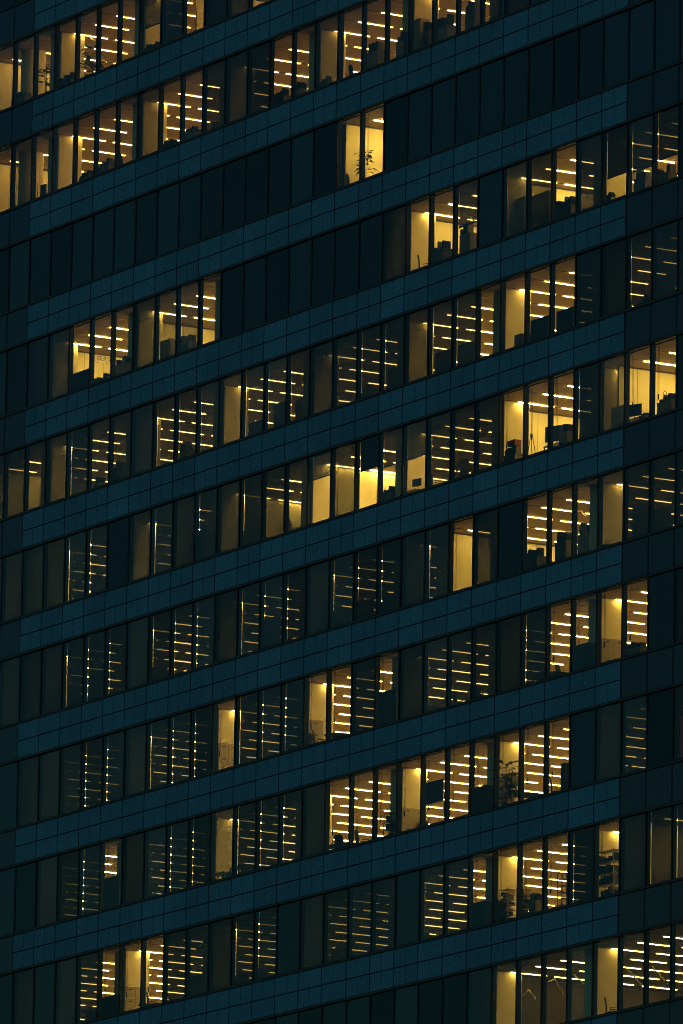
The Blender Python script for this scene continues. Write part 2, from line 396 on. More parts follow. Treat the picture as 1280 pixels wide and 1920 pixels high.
GAPS = {4: {2, 6, 7, 8, 10, 11, 12, 15, 16, 18, 19, 26}, 5: {2, 3, 6, 8, 10, 24, 15}, 6: {2, 3, 4, 6, 7, 8, 10, 11, 12, 14, 15, 16, 18},
        7: {3, 4, 6, 7, 8, 10, 11, 12, 22}, 8: {3, 7, 8, 10, 11, 12}, 9: {10, 11, 24, 27, 28}, 3: {21, 7, 26, 27}}
def blind_mb(mb, r, j, off=0):
    st, fr = state(r, j)
    xa, xb = j*BAY+.037, (j+1)*BAY-.05
    if j not in GAPS.get(r, ()) and st is not None and st < 6 and fr >= 1: xa = j*BAY-.045
    if st == 6: xa = j*BAY-.045
    zh, zs = Bz(r), Az(r+1)
    gap = (r in (2,)) or (r == 5 and j in (13, 21, 22, 23, 26, 27))
    if st is None:
        ztop, zbot = (zh+.01, zh-.05) if gap else (zh+.11, zh-.045)
        if r in (2,) or gap or True:
            mb.box(xa, xb, .195, .235, zbot, ztop, off)
        if gap or r in (7, 8, 9):                                  # pull chain with its weight
            mb.tube([(xa+.10, .24, zbot), (xa+.10, .24, zs+.9)], .006, 4, off); mb.tube([(xa+.17, .24, zbot), (xa+.17, .24, zs+.9)], .006, 4, off)
            mb.box(xa+.11, xa+.16, .22, .25, zs+.72, zs+.92, off)
        return
    if st == 0 and fr >= 1:
        mb.quad((j*BAY+.04, .0305, zs), ((j+1)*BAY-.04, .0305, zs), ((j+1)*BAY-.04, .0305, zh), (j*BAY+.04, .0305, zh), off+1); return  # dark sheet close behind the glass, the unlit room's darkness put into its colour
    if gap: mb.box(xa, xb, .195, .235, zh-.05, zh+.01, off)
    else: mb.box(xa, xb, .19, .25, zh+.03, zh+.11, off)
    zbot = zs+.02 if fr >= 1 else zh-fr*(zh-zs)+.10
    if st == 0 and fr >= 1: xa, xb = j*BAY+.039, (j+1)*BAY-.039
    mb.quad((xa, .215, zbot), (xb, .215, zbot), (xb, .215, zh+.03), (xa, .215, zh+.03), off+1+st)
    mb.box(xa, xb, .205, .227, zbot-.05, zbot-.001, off)
cand = []
for r in range(-2, 13):
    for j in range(UL, UR):
        c = ((j+.5)*BAY, 0, (Bz(r)+Az(r+1))/2)
        st, fr = state(r, j) if r in ROWS else (0, 1)
        lit = {None: 3, 5: 2.6, 4: 2.2, 3: 1.6, 2: 1.2, 1: .8, 6: .5, 0: .2}[st]
        if fr < 1 and st is not None: lit = 2.9
        cand.append((lit if inframe(c, 5) else -1, r, j))
cand.sort(key=lambda t: (-t[0], -t[2]))
indiv = set((r, j) for l, r, j in cand[:100])
restw = MB()
FM = [DARK, LIP, FIN]
for r in range(-2, 13):
    for j in range(UL, UR):
        if (r, j) in indiv:
            mb = MB(); frame_mb(mb, r, j); wo = mb.build('window', FM, tower)
            if state(r, j)[0] is None: wo['label'] = 'open lit window'
            elif state(r, j)[1] < 1: wo['label'] = 'lit window with half lowered blind'
            mb = MB(); pane_mb(mb, r, j); mb.build('pane', GLASS, wo)
            mb = MB(); blind_mb(mb, r, j); mb.build('roller_blind', [CHAR]+BMATS, wo)
        else:
            frame_mb(restw, r, j); pane_mb(restw, r, j, 3)
            if r in ROWS: blind_mb(restw, r, j, 4)
            else:
                restw.quad((j*BAY+.05, .215, Az(r+1)), ((j+1)*BAY-.05, .215, Az(r+1)), ((j+1)*BAY-.05, .215, Bz(r)+.03), (j*BAY+.05, .215, Bz(r)+.03), 5)  # same dark sheet for the unlit storeys out of view
tag(restw.build('window', FM+[GLASS, CHAR]+BMATS, tower), 'darker windows with lowered blinds', kind='stuff')
# ------------------------------------------------------------------ ceiling lights
def strip_mb(mb, L, x, y, z):
    mb.box(x-.030, x+.030, y, y+L, z-.030, z-.012, 0)
    mb.box(x-.040, x+.040, y-.01, y+L+.01, z-.012, z-.007, 1)
def lit_at(r, u): return any(a < u < b for a, b in LIT[r])
lights = []
for r in ROWS:
    for j in range(UL, UR):
        u = j+LU
        if not lit_at(r, u): continue
        for k in range(6):
            d0 = LD0+k*LPER-(.15 if r == 2 else 0); L = LLEN
            # nothing is hung where a column or a wall stands
            if any(wu-.12 < u < wu+.05 and d0+L > a for wu, a, b in WALLS[r]): continue
            p = (u*BAY, (d0+L/2)*BAY, Bz(r)-.02)
            # is it seen?
            seen = 0
            for q in (.1, .3, .5, .7, .9):
                P = Vector((u*BAY, (d0+L*q)*BAY, Bz(r)-.02))
                if not inframe(P, -4): continue
                gu, gz = glass_hit(P)
                jj = math.floor(gu); f = gu-jj
                if not (Az(r+1)+.15 < gz < Bz(r)-.1) or f < .21 or f > .96: continue
                st, fr = state(r, jj)
                if st in (0, 6) and (fr >= 1 or gz > Bz(r)-fr*(Bz(r)-Az(r+1))+.1): continue
                blocked = False
                for c in COLS:
                    for s in range(1, 13):
                        t = s/13; yy = P.y*t/BAY
                        xx = (P.x*t+gu*BAY*(1-t))/BAY
                        if c+CX0 < xx < c+CX1 and CY0 < yy < CY1: blocked = True
                for wu, a, b in WALLS[r]:
                    if (u < wu < gu):
                        yy = (gu-wu)/(gu-u)*P.y/BAY
                        if a < yy < b: blocked = True
                if blocked: continue
                wgt = {None: 1, 5: .9, 4: .8, 3: .6, 2: .4, 1: .2, 6: 0, 0: 0}[st if fr >= 1 or gz > Bz(r)-fr*(Bz(r)-Az(r+1)) else None]
                seen = max(seen, wgt); jw = jj
                seen += .01
            lights.append([seen, r, u, d0, L, jw if seen else None])
vis = sorted([l for l in lights if l[0] > 0], key=lambda l: -l[0])[:300]
visid = set(id(l) for l in vis)
proto = {}
per = {}
for l in vis: per.setdefault((l[1], l[5]), []).append(l)
EDGE = ['topmost', 'second', 'third', 'fourth', 'fifth', 'sixth', 'seventh', 'eighth', 'ninth']
for (r, jw), ls in per.items():
    ls.sort(key=lambda l: px((l[2]*BAY, (l[3]+l[4]/2)*BAY, Bz(r)))[1])
    for i, l in enumerate(ls):
        if r not in proto:
            mb = MB(); strip_mb(mb, LLEN*BAY, 0, 0, 0); o = mb.build('ceiling_light', [LM[r], GREY]); proto[r] = o
        else: o = proto[r].copy(); C.objects.link(o)
        o.location = (l[2]*BAY, l[3]*BAY, Bz(r))
        tag(o, '%s light strip in the %s' % (EDGE[i], wname(r, jw)), 'ceiling light', 'warm strip lights on the office ceilings')
rest = MB(); rmats = [LM[r] for r in ROWS]+[GREY]
for l in lights:
    if id(l) in visid: continue
    n = len(rest.m); strip_mb(rest, l[4]*BAY, l[2]*BAY, l[3]*BAY, Bz(l[1]))
    for i in range(n, n+6): rest.m[i] = l[1]
    for i in range(n+6, n+12): rest.m[i] = len(ROWS)
tag(rest.build('ceiling_light', rmats), 'deeper and hidden strip lights along the ceilings of the lit storeys', 'ceiling light', kind='stuff')

# ------------------------------------------------------------------ furniture
def chair(col=CHAR, rot=0, arms=True):
    t = empty('office_chair')
    mb = MB(); mb.box(-.24, .24, -.23, .23, .44, .52); mb.build('seat', col, t, bevel=.03)
    mb = MB()
    n = 7
    for i in range(n):                      # a bowed back
        a, b = i/n, (i+1)/n
        wa, wb = .22*(1-.35*(2*a-1)**4), .22*(1-.35*(2*b-1)**4)
        ya, yb = .22+.07*a*a, .22+.07*b*b; za, zb3 = .58+.48*a, .58+.48*b
        v = len(mb.v)
        mb.v += [(-wa, ya, za), (wa, ya, za), (wb, yb, zb3), (-wb, yb, zb3), (-wa, ya+.04, za), (wa, ya+.04, za), (wb, yb+.04, zb3), (-wb, yb+.04, zb3)]
        for f in ((0,1,2,3),(7,6,5,4),(0,4,5,1),(2,6,7,3),(1,5,6,2),(0,3,7,4)): mb.f.append(tuple(v+i2 for i2 in f)); mb.m.append(0)
    mb.build('backrest', col, t)
    MB().tube([(0, .18, .46), (0, .26, .5), (0, .26, .75)], .02).build('back_support', BLACK, t)
    mb = MB(); mb.tube([(0, 0, .08), (0, 0, .45)], .03)
    for i in range(5):
        a = i*math.tau/5; mb.tube([(0, 0, .12), (.30*math.cos(a), .30*math.sin(a), .06)], [.025, .015])
        mb.lathe([(.02, .0), (.03, .03), (.02, .06)], 8, 0, .30*math.cos(a), .30*math.sin(a))
    mb.build('base', BLACK, t)
    if arms:
        for s in (-1, 1):
            MB().tube([(s*.25, .1, .48), (s*.28, .1, .66), (s*.28, -.15, .68)], .018).build('arm', BLACK, t)
    return t
def cabinet(wd=.9, h=1.0, col=GREY, dr=3, hcol=BLACK):
    t = empty('filing_cabinet')
    MB().box(-wd/2, wd/2, -.22, .22, .03, h).build('body', col, t, bevel=.01)
    n = 2 if wd > .7 else 1
    for i in range(dr):
        for q in range(n):
            xa = -wd/2+.02+q*(wd-.04)/n; xb = xa+(wd-.04)/n-.012
            za = .06+i*(h-.1)/dr; zb3 = za+(h-.1)/dr-.015
            for s in (-1,):
                d = MB().box(xa, xb, s*.235, s*.22-.001, za, zb3).build('drawer', col, t)
                MB().box((xa+xb)/2-.08, (xa+xb)/2+.08, -.25, -.2355, zb3-.09, zb3-.06).build('handle', hcol, d)
    MB().box(-wd/2+.02, wd/2-.02, -.2, .2, 0, .03).build('plinth', BLACK, t)
    return t
def boxes(h=.9, wd=.8, col=CARD, seed=0):
    """a low cupboard whose top carries folders and files of uneven height"""
    rn = random.Random(seed); t = empty('storage_cupboard')
    hb = h*.72
    mb = MB(); mb.box(-wd/2, wd/2, -.2, .2, 0, hb)
    mb.build('body', col, t, bevel=.01)
    MB().box(-wd/2-.015, wd/2+.015, -.215, .215, hb+.001, hb+.025).build('top', col, t)
    MB().box(-.006, .006, -.206, -.2005, .05, hb-.05).build('door_gap', BLACK, t)
    fm = MB(); x = -wd/2+.02
    while x < wd/2-.06:
        ww = rn.uniform(.05, .16); hh = rn.uniform(.35, 1)*(h-hb-.026)
        if rn.random() < .8: fm.box(x, min(x+ww, wd/2), -.15+rn.uniform(-.03, .03), .12+rn.uniform(-.04, .04), hb+.026, hb+.026+hh, rn.choice([0, 0, 1, 2]))
        x += ww+rn.choice([.004, .004, .05])
    fm.build('files', [CHAR, GREY, DGREEN], t)
    return t
def carton(wd=.4, h=.3, col=CARD):
    t = empty('cardboard_box')
    MB().box(-wd/2, wd/2, -.15, .15, 0, h).build('body', col, t, bevel=.008)
    MB().box(-.025, .025, -.152, .152, h+.0005, h+.002).build('tape', BEIGE, t)
    MB().box(-wd/2-.004, wd/2+.004, -.154, .154, h-.08, h+.0).build('lid', col, t)
    return t
def monitor(wd=.6):
    t = empty('computer_monitor')
    MB().box(-wd/2, wd/2, -.02, .02, .14, .14+wd*.6).build('screen', BLACK, t, bevel=.006)
    MB().box(-wd/4, wd/4, .02, .045, .22, .1+wd*.4).build('housing', CHAR, t, bevel=.01)
    MB().tube([(0, .04, 0.02), (0, .05, .3)], .02).build('stand', BLACK, t)
    MB().box(-.13, .13, -.08, .14, 0, .015).build('foot', BLACK, t, bevel=.005)
    return t
def desk(wd=1.4, h=.72, dp=.6):
    t = empty('office_desk')
    MB().box(-wd/2, wd/2, -dp/2, dp/2, h-.03, h).build('desktop', WHITE, t, bevel=.005)
    for sx in (-1, 1):
        for sy in (-1, 1):
            MB().box(sx*(wd/2-.05)-.02, sx*(wd/2-.05)+.02, sy*(dp/2-.05)-.02, sy*(dp/2-.05)+.02, 0, h-.031).build('leg', BLACK, t)
    MB().box(-wd/2+.08, wd/2-.08, .2, .215, .3, h-.035).build('modesty_panel', GREY, t)
    return t
def divider(wd=1.2, h=1.3, col=DGREEN):
    t = empty('desk_divider')
    MB().box(-wd/2, wd/2, -.02, .02, .06, h-.02).build('panel', col, t)
    mb = MB(); mb.box(-wd/2-.02, wd/2+.02, -.028, .028, h-.019, h+.006)
    for s in (-1, 1): mb.box(s*(wd/2+.01)-.012, s*(wd/2+.01)+.012, -.028, .028, 0, h-.02)
    mb.build('frame', GREY, t)
    for s in (-1, 1): MB().box(s*(wd/2-.1)-.02, s*(wd/2-.1)+.02, -.2, .2, 0, .04).build('foot', GREY, t)
    return t
def whiteboard(wd=1.3, h=1.5, col=CHAR, tilt=.0):
    t = empty('rolling_whiteboard')
    z0 = h-.85
    p = MB().box(-wd/2, wd/2, -.015, .015, z0, h).build('board', col, t); 
    MB().box(-wd/2-.02, wd/2+.02, -.03, .03, z0-.03, z0-.002).build('tray', STEEL, t)
    for s in (-1, 1):
        MB().tube([(s*(wd/2+.03), 0, .06), (s*(wd/2+.03), 0, h)], .018).build('post', STEEL, t)
        MB().tube([(s*(wd/2+.03), -.28, .05), (s*(wd/2+.03), .28, .05)], .018).build('foot', STEEL, t)
    return t
def rack(wd=.9, h=1.5, n=6, col=STEEL, items=True, seed=1):
    rn = random.Random(seed); t = empty('shelving_rack')
    for i in range(n):
        z = .08+i*(h-.1)/(n-1)
        MB().box(-wd/2, wd/2, -.2, .2, z-.012, z).build('shelf', col, t)
    for sx in (-1, 1):
        for sy in (-1, 1):
            MB().box(sx*wd/2-.014, sx*wd/2+.014, sy*.2-.014, sy*.2+.014, 0, h+.02).build('post', col, t)
    if items:
        mb = MB()
        for i in range(n-1):
            z = .081+i*(h-.1)/(n-1); x = -wd/2+.04; st = (h-.1)/(n-1)
            while x < wd/2-.1:
                ww = rn.uniform(.05, .2)
                if rn.random() < .75: mb.box(x, min(x+ww, wd/2-.03), -.15, .15, z, z+st*rn.uniform(.35, .85), rn.choice([0, 1, 2, 3]))
                x += ww+.02
        mb.build('contents', [CHAR, CARD, GREY, DGREEN], t)
    return t
def plant(h=1.4, leaves=26, seed=3, col=LEAFD, spread=.35, leaf=.22, clear=.42):
    rn = random.Random(seed); t = empty('potted_plant')
    MB().lathe([(.12, 0), (.15, .03), (.17, .28), (.18, .3), (.15, .3), (.15, .26)], 16).build('pot', POT, t)
    st = MB(); lf = MB()
    for k in range(4):
        a = rn.uniform(0, 6.28); lean = rn.uniform(.02, .12)
        pts = [(lean*i/5*math.cos(a)+rn.uniform(-.01, .01), lean*i/5*math.sin(a), .25+(h*rn.uniform(.85, .95)-.25)*i/5) for i in range(6)]
        st.tube(pts, [.014, .012, .011, .009, .007, .004])
    for i in range(leaves):
        z = h*(clear+(1-clear)*rn.random()**.8)-.05; a = rn.uniform(0, 6.28); L = leaf*rn.uniform(.7, 1.3); s = spread*rn.uniform(.25, 1)
        bx, by = s*math.cos(a), s*math.sin(a); up = rn.uniform(-.5, .5)
        st.tube([(bx*.15, by*.15, z-.12), (bx*.7, by*.7, z+.03), (bx, by, z)], .004, 4)
        ax = Vector((math.cos(a), math.sin(a), up)).normalized(); sd = ax.cross(Vector((0, 0, 1))).normalized()*L*.17
        P = Vector((bx, by, z)); dn = Vector((0, 0, -L*.25))
        ctl = [P, P+ax*L*.35+sd*1.1, P+ax*L*.7+sd*.7+dn*.5, P+ax*L+dn, P+ax*L*.7-sd*.7+dn*.5, P+ax*L*.35-sd*1.1]
        v = len(lf.v); ctl[1] = P+ax*L*.35+sd*1.6; ctl[5] = P+ax*L*.35-sd*1.6; lf.v += [tuple(c) for c in ctl]; m_ = P+ax*L*.5+Vector((0, 0, .015)); lf.v.append(tuple(m_))
        for q in range(6): lf.f.append((v+q, v+(q+1) % 6, v+6)); lf.m.append(0)
    st.build('stem', POT, t); lf.build('foliage', col, t)
    return t
def easel(h=1.7):
    t = empty('tripod_easel')
    for x, y in ((-.25, -.1), (.25, -.1), (0, .35)):
        MB().tube([(x, y, 0), (x*.1, y*.1, h)], .014).build('leg', BLACK, t)
    MB().tube([(-.18, -.07, .6), (.18, -.07, .6)], .012).build('crossbar', BLACK, t)
    MB().tube([(0, 0, h*.9), (0, 0, h*1.25)], .01).build('mast', BLACK, t)
    return t
def stand(h=1.4):
    t = empty('coat_stand')
    mb = MB()
    mb.tube([(-.3, 0, 0), (-.3, 0, h), (.3, 0, h), (.3, 0, 0)], .012); mb.build('frame', BLACK, t)
    MB().tube([(-.3, -.25, .03), (-.3, .25, .03)], .015).build('foot', BLACK, t); MB().tube([(.3, -.25, .03), (.3, .25, .03)], .015).build('foot', BLACK, t)
    mb = MB(); mb.box(-.12, .2, -.05, .05, h-.75, h-.1); mb.build('hanging_coat', CHAR, t, bevel=.04)
    return t
def lamp(h=.5):
    t = empty('desk_lamp')
    MB().lathe([(.09, 0), (.09, .02), (.02, .03)], 16).build('base', BLACK, t)
    pts = [(.12*math.sin(a)*1.0, 0, .30-.17*math.cos(a)) for a in [i*.42 for i in range(13)]]
    MB().tube([(0, 0, .02), (0, 0, .13)]+pts[:12], .011).build('arm', BLACK, t)
    return t
def table(r=.55, h=.72):
    t = empty('round_table')
    MB().lathe([(r*.96, h-.03), (r, h-.02), (r, h)], 28).build('tabletop', CHAR, t)
    MB().tube([(0, 0, .03), (0, 0, h-.03)], .035).build('column_leg', BLACK, t)
    MB().lathe([(.28, 0), (.27, .02), (.04, .05)], 20).build('base', BLACK, t)
    return t

used = {}
def put(t, r, gu, d, top=None, h=None, rot=0, label='', cat='', group=None, sill=None):
    """stands t on the floor of storey r, seen through the glass at bay position gu, d bays behind the glass"""
    zf = Az(r+1)-FL
    if sill is not None: zf = sill
    x, _ = spot(gu, (Az(r+1)+Bz(r))/2, d*BAY)
    t.location = (x, d*BAY, zf); t.rotation_euler = (0, 0, rot)
    j = math.floor(gu)
    lb = '%s, %s' % (label, wname(r, j))
    used[lb] = used.get(lb, 0)+1
    if used[lb] > 1: print('DUP LABEL', lb)
    if len(lb.split()) > 16: print('LONG', lb)
    if not inframe((x, d*BAY, zf+.6), 30): print('OUT', lb)
    tag(t, lb, cat, group)
    return t
def ht(r, gu, d, top):
    """height an object at depth d needs for its top to show at fraction top of the window"""
    return spot(gu, Az(r+1)+top*(Bz(r)-Az(r+1)), d*BAY)[1]-(Az(r+1)-FL)
def P_box(r, gu, top, d=.5, wd=.8, col=GREY, rot=0, lab='low cupboard topped with files'):
    put(boxes(ht(r, gu, d, top), wd, col, seed=int(r*100+gu*7)), r, gu, d, rot=rot, label=lab, cat='cupboard', group='cupboards with files by the windows')
def P_cab(r, gu, top, d=.5, wd=.9, col=GREY, rot=0, lab='dark filing cabinet', dr=3):
    put(cabinet(wd, ht(r, gu, d, top), col, dr), r, gu, d, rot=rot, label=lab, cat='filing cabinet', group='filing cabinets by the windows')
def P_ch(r, gu, d=.5, rot=0, lab='dark office chair', col=CHAR):
    put(chair(col), r, gu, d, rot=rot, label=lab, cat='chair', group='office chairs by the windows')
def P_div(r, gu, top, d=.6, wd=1.1, col=DGREEN, rot=0, lab='dark desk divider'):
    put(divider(wd, ht(r, gu, d, top), col), r, gu, d, rot=rot, label=lab, cat='screen', group='desk dividers by the windows')
def P_pl(r, gu, top, d=.6, lab='leafy potted plant', **k):
    put(plant(ht(r, gu, d, top), **k), r, gu, d, label=lab, cat='plant', group='office plants')
PI = math.pi
def P_side(r, c, top, wd=.95, d=.60, lab='beige drawer cabinet', dr=3, h=.44):
    t = cabinet(wd, 0, BEIGE, dr) if 0 else None
    gu = c+.40+.25+1.72*d
    hh = ht(r, gu, d, top); t = cabinet(wd, hh, BEIGE, dr)
    put(t, r, gu, d, rot=PI/2, label=lab, cat='filing cabinet', group='filing cabinets by the windows')
    t.location.x = (c+.40)*BAY+.262
# storey 0
P_box(0, -.55, .20, wd=1.2); P_pl(0, .6, .42, .5, 'pale green potted plant', col=LEAF, seed=5, spread=.28, leaf=.38, leaves=26)
P_box(0, 1.6, .15, wd=1.4); P_pl(0, 2.8, .42, .9, 'large dark bushy plant', seed=8, leaves=40, spread=.34, leaf=.4); P_box(0, 5.7, .10, wd=1.2)
# storey 1
P_ch(1, -1.55, .5, 2.6, 'dark high chair'); put(stand(1.35), 1, .55, .5, rot=.3, label='coat stand with hanging coat', cat='coat stand')
P_box(1, 2.7, .13); P_box(1, 3.6, .20, wd=1.0); P_ch(1, 4.55, .45, 2.8, 'dark chair with high back'); P_box(1, 6.6, .10, wd=1.1); P_box(1, 7.6, .16, wd=1.1)
P_box(1, 8.75, .13, wd=.7); P_box(1, 11.5, .20, wd=1.1); P_box(1, 12.45, .20, wd=.5, col=BEIGE, lab='pale cupboard'); P_box(1, 13.55, .13, wd=.8)
P_ch(1, 14.8, .5, 2.9, 'dark chair'); P_box(1, 15.6, .38, wd=.9); P_box(1, 16.8, .36, wd=.6); P_cab(1, 17.5, .42, wd=.6, col=BEIGE, lab='pale filing cabinet'); P_box(1, 17.9, .36, wd=.5, d=.6)
P_box(1, 18.5, .34, wd=1.0, d=.6); P_box(1, 19.72, .45, wd=.7, d=.7); P_cab(1, 20.75, .6, .5, wd=.7)
# storey 2
put(chair(BLACK), 2, 14.72, .5, rot=2.9, label='black armchair beside plant', cat='chair', group='office chairs by the windows')
P_pl(2, 15.2, .45, .55, 'thin-leaved potted plant against lit wall', seed=11, leaves=26, spread=.30, leaf=.28, clear=.5)
# storey 3
put(carton(.4, .3, WHITE), 3, .8, .25, label='small white carton on the sill', cat='carton', sill=Az(4)+.0)
P_div(3, 2.62, .27, .35, 1.5, CHAR, lab='dark low divider'); P_box(3, 3.6, .12, wd=1.4); P_box(3, 4.62, .27, wd=.9, d=.4)
P_cab(3, 6.7, .26, .55, wd=.8, col=BEIGE, lab='pale cabinet'); P_box(3, 7.5, .25, wd=1.0); P_ch(3, 17.85, .4, 2.6)
P_box(3, 18.5, .30, wd=1.0, d=.5); P_box(3, 19.65, .45, wd=.8, d=.8)
P_div(3, 22.5, .46, .7, 1.5, DGREEN, lab='green screen'); P_div(3, 21.5, .5, .7, 1.5, CHAR, lab='dark screen')
P_box(3, 23.6, .27, wd=1.3); P_box(3, 25.3, .13, wd=.9, col=BEIGE, lab='pale cupboard with boxes'); P_box(3, 26.65, .30, wd=.8); P_box(3, 27.5, .22, wd=1.0)
# storey 4
P_box(4, 3.6, .16, wd=.6, col=BEIGE, lab='pale cupboard'); P_box(4, 4.5, .33, wd=.5); P_box(4, 7.6, .25, wd=.6); P_div(4, 10.7, .20, .5, 1.2); P_div(4, 11.75, .35, .6, 1.0)
P_div(4, 12.6, .30, .6, .6, GREY, lab='grey divider'); P_box(4, 15.4, .18, wd=.6, col=BEIGE, lab='pale cupboard'); P_div(4, 16.5, .3, .6, .6, GREY, lab='grey divider')
P_div(4, 18.65, .30, .6, 1.2, GREY, lab='grey divider'); P_div(4, 19.6, .30, .6, 1.2, DGREEN, lab='green divider'); P_div(4, 22.6, .30, .45, 1.3, DGREEN, lab='green divider')
P_div(4, 23.62, .30, .45, 1.2, DGREEN, lab='green divider'); P_cab(4, 21.9, .15, .4, wd=.5); P_ch(4, 26.45, .5, 2.5); P_box(4, 26.85, .12, wd=.5); P_box(4, 27.5, .33, wd=.9)
# storey 5
P_box(5, 3.6, .28, wd=.6); P_cab(5, 8.55, .42, .45, wd=.8); P_box(5, 10.6, .35, wd=.8); P_ch(5, 12.55, .5, 2.4); 
P_box(5, 16.5, .20, wd=.8); P_ch(5, 18.5, .5, 2.8); P_box(5, 21.6, .20, wd=.8); 
put(carton(.5, .22, REDB), 5, 21.62, .45, label='brownish red carton on cupboard', cat='carton', sill=Az(6)-FL+ht(5, 21.62, .45, .2)+.03)
put(easel(1.5), 5, 22.3, .5, label='black tripod easel', cat='easel')
put(desk(1.3), 5, 17.5, .55, label='white desk with monitor on it', cat='desk', group='office desks')
put(monitor(.5), 5, 17.62, .5, rot=.2, sill=Az(6)-FL+.721, label='small monitor on desk', cat='monitor', group='computer monitors')
put(desk(1.5), 5, 23.45, .5, label='white desk under large monitor', cat='desk', group='office desks')
put(monitor(1.0), 5, 23.28, .45, rot=.35, sill=Az(6)-FL+.721, label='large black monitor turned aside', cat='monitor', group='computer monitors')
P_box(5, 23.75, .28, wd=.6, d=.35)
put(whiteboard(.9, ht(5, 25.75, .5, .30), WHITE), 5, 25.75, .5, label='white board', cat='whiteboard')
put(desk(1.6), 5, 26.45, .5, label='white desk under tilted monitor', cat='desk', group='office desks')
put(monitor(.75), 5, 26.35, .45, rot=.35, sill=Az(6)-FL+.721, label='black monitor', cat='monitor', group='computer monitors')
P_box(5, 26.85, .12, wd=.4, d=.3); P_box(5, 27.7, .26, wd=1.0, d=.4)
put(lamp(), 5, 27.55, .4, sill=Az(6)-FL+ht(5, 27.7, .4, .26)*.72+.026, label='curved desk lamp on cupboard', cat='lamp')
# storey 6
P_box(6, 2.7, .25, wd=.7); P_box(6, 3.7, .42, wd=.8, d=.5); P_cab(6, 7.0-.5, .20, wd=.6); P_div(6, 11.5, .42, .5, 1.4, CHAR); P_div(6, 15.5, .28, .5, 1.3, CHAR); P_box(6, 16.6, .28, wd=.9)
P_box(6, 14.5, .28, wd=.9); P_box(6, 22.5, .28, wd=1.0); P_box(6, 23.7, .42, wd=.8, d=.7); P_box(6, 24.65, .42, wd=1.0, d=.6); P_ch(6, 25.4, .3, 2.6)
P_cab(6, 26.7, .42, .5, wd=.6); P_box(6, 27.5, .34, wd=.9)
# storey 7
P_ch(7, 5.7, .5, 2.4); P_side(7, 8, .36)

P_side(7, 12, .34, .7, .5); P_ch(7, 13.75, .5, 2.5, 'dark chair by a round table'); put(table(.45, .72), 7, 13.6, .7, label='dark round table', cat='table', group='round tables')
put(table(.55, .74), 7, 14.5, .55, label='round table', cat='table', group='round tables'); P_ch(7, 15.5, .5, 2.5); P_div(7, 16.5, .47, .4, 1.5, CHAR)
P_ch(7, 17.7, .5, 2.2); put(table(.5, .74), 7, 18.4, .5, label='round table', cat='table', group='round tables'); P_ch(7, 19.6, .5, 2.9); P_ch(7, 20.5, .5, 2.1); P_ch(7, 22.75, .5, 2.5)
put(table(.6, .74), 7, 23.4, .55, label='round table beside dark cabinet', cat='table', group='round tables'); P_ch(7, 23.75, .6, 2.2)
P_cab(7, 24.5, .33, .4, wd=1.3, col=CHAR); P_side(7, 24, .30, 1.1, .62, 'beige wide cabinet', 2); P_box(7, 26.6, .18, wd=1.0)
# storey 8
P_div(8, 4.5, .46, .4, 1.5, CHAR); P_ch(8, 6.6, .5, 2.4); P_ch(8, 9.35, .5, 2.4); put(desk(1.1, .74), 8, 9.6, .4, label='white desk', cat='desk', group='office desks')
put(desk(1.4, .78), 8, 10.5, .35, label='white desk', cat='desk', group='office desks'); put(table(.5), 8, 14.45, .5, label='round table', cat='table', group='round tables')
P_ch(8, 14.8, .5, 3.3); P_ch(8, 15.6, .5, 2.9, 'open-backed chair', GREY); put(table(.5), 8, 15.3, .7, label='dark round table', cat='table', group='round tables')
put(rack(.5, ht(8, 16.75, .45, .32), 5, BLACK), 8, 16.78, .45, label='black slim rack', cat='rack', group='shelving racks'); P_side(8, 16, .30, 1.1, .62, 'beige wide cabinet', 2)
put(whiteboard(1.45, ht(8, 18.5, .5, .60), CHAR), 8, 18.5, .5, label='large dark board', cat='whiteboard'); P_ch(8, 18.4, .9, 2.0, 'low chair under the dark board')
P_cab(8, 20.5, .34, .4, wd=1.3, col=CHAR); P_pl(8, 21.5, .60, .5, 'dark trailing plant', seed=21, leaves=46, spread=.35, leaf=.42, clear=.3)
put(rack(.9, ht(8, 21.7, .7, .42), 5, BLACK, seed=5), 8, 21.65, .7, label='black rack behind plant', cat='rack', group='shelving racks')
put(table(.6, .7), 8, 22.55, .5, label='dark round table', cat='table', group='round tables'); P_ch(8, 23.55, .4, 2.5); P_cab(8, 23.93, .35, .4, wd=.3, col=CHAR); P_ch(8, 26.6, .5, 2.3); P_ch(8, 2.6, .5, 2.4)
# storey 9
put(desk(1.3, .95), 9, 3.6, .4, label='tall desk', cat='desk', group='office desks'); P_div(9, 4.5, .30, .4, 1.5, CHAR)
P_side(9, 4, .34, 1.0, .6); P_ch(9, 6.6, .45, 2.5); put(table(.5), 9, 6.45, .7, label='dark round table', cat='table', group='round tables')
P_div(9, 8.5, .30, .4, 1.5, CHAR); P_box(9, 10.5, .16, wd=.9); P_box(9, 11.35, .18, wd=.9); P_box(9, 14.7, .22, wd=.7); P_ch(9, 19.4, .5, 2.7)
P_box(9, 18.3, .12, wd=.5); P_cab(9, 20.5, .33, .4, wd=1.3, col=CHAR)
put(rack(.62, ht(9, 21.6, .4, .42), 9, BEIGE), 9, 21.6, .4, label='beige many-shelved rack', cat='rack', group='shelving racks')
P_box(9, 21.25, .38, wd=.35, d=.35); put(rack(.4, ht(9, 22.25, .45, .28), 9, GREY), 9, 22.3, .45, label='short grey rack', cat='rack', group='shelving racks')
put(carton(.3, .22, CARD), 9, 22.28, .45, label='orange carton on rack', cat='carton', sill=Az(10)-FL+ht(9, 22.25, .45, .28)+.022)
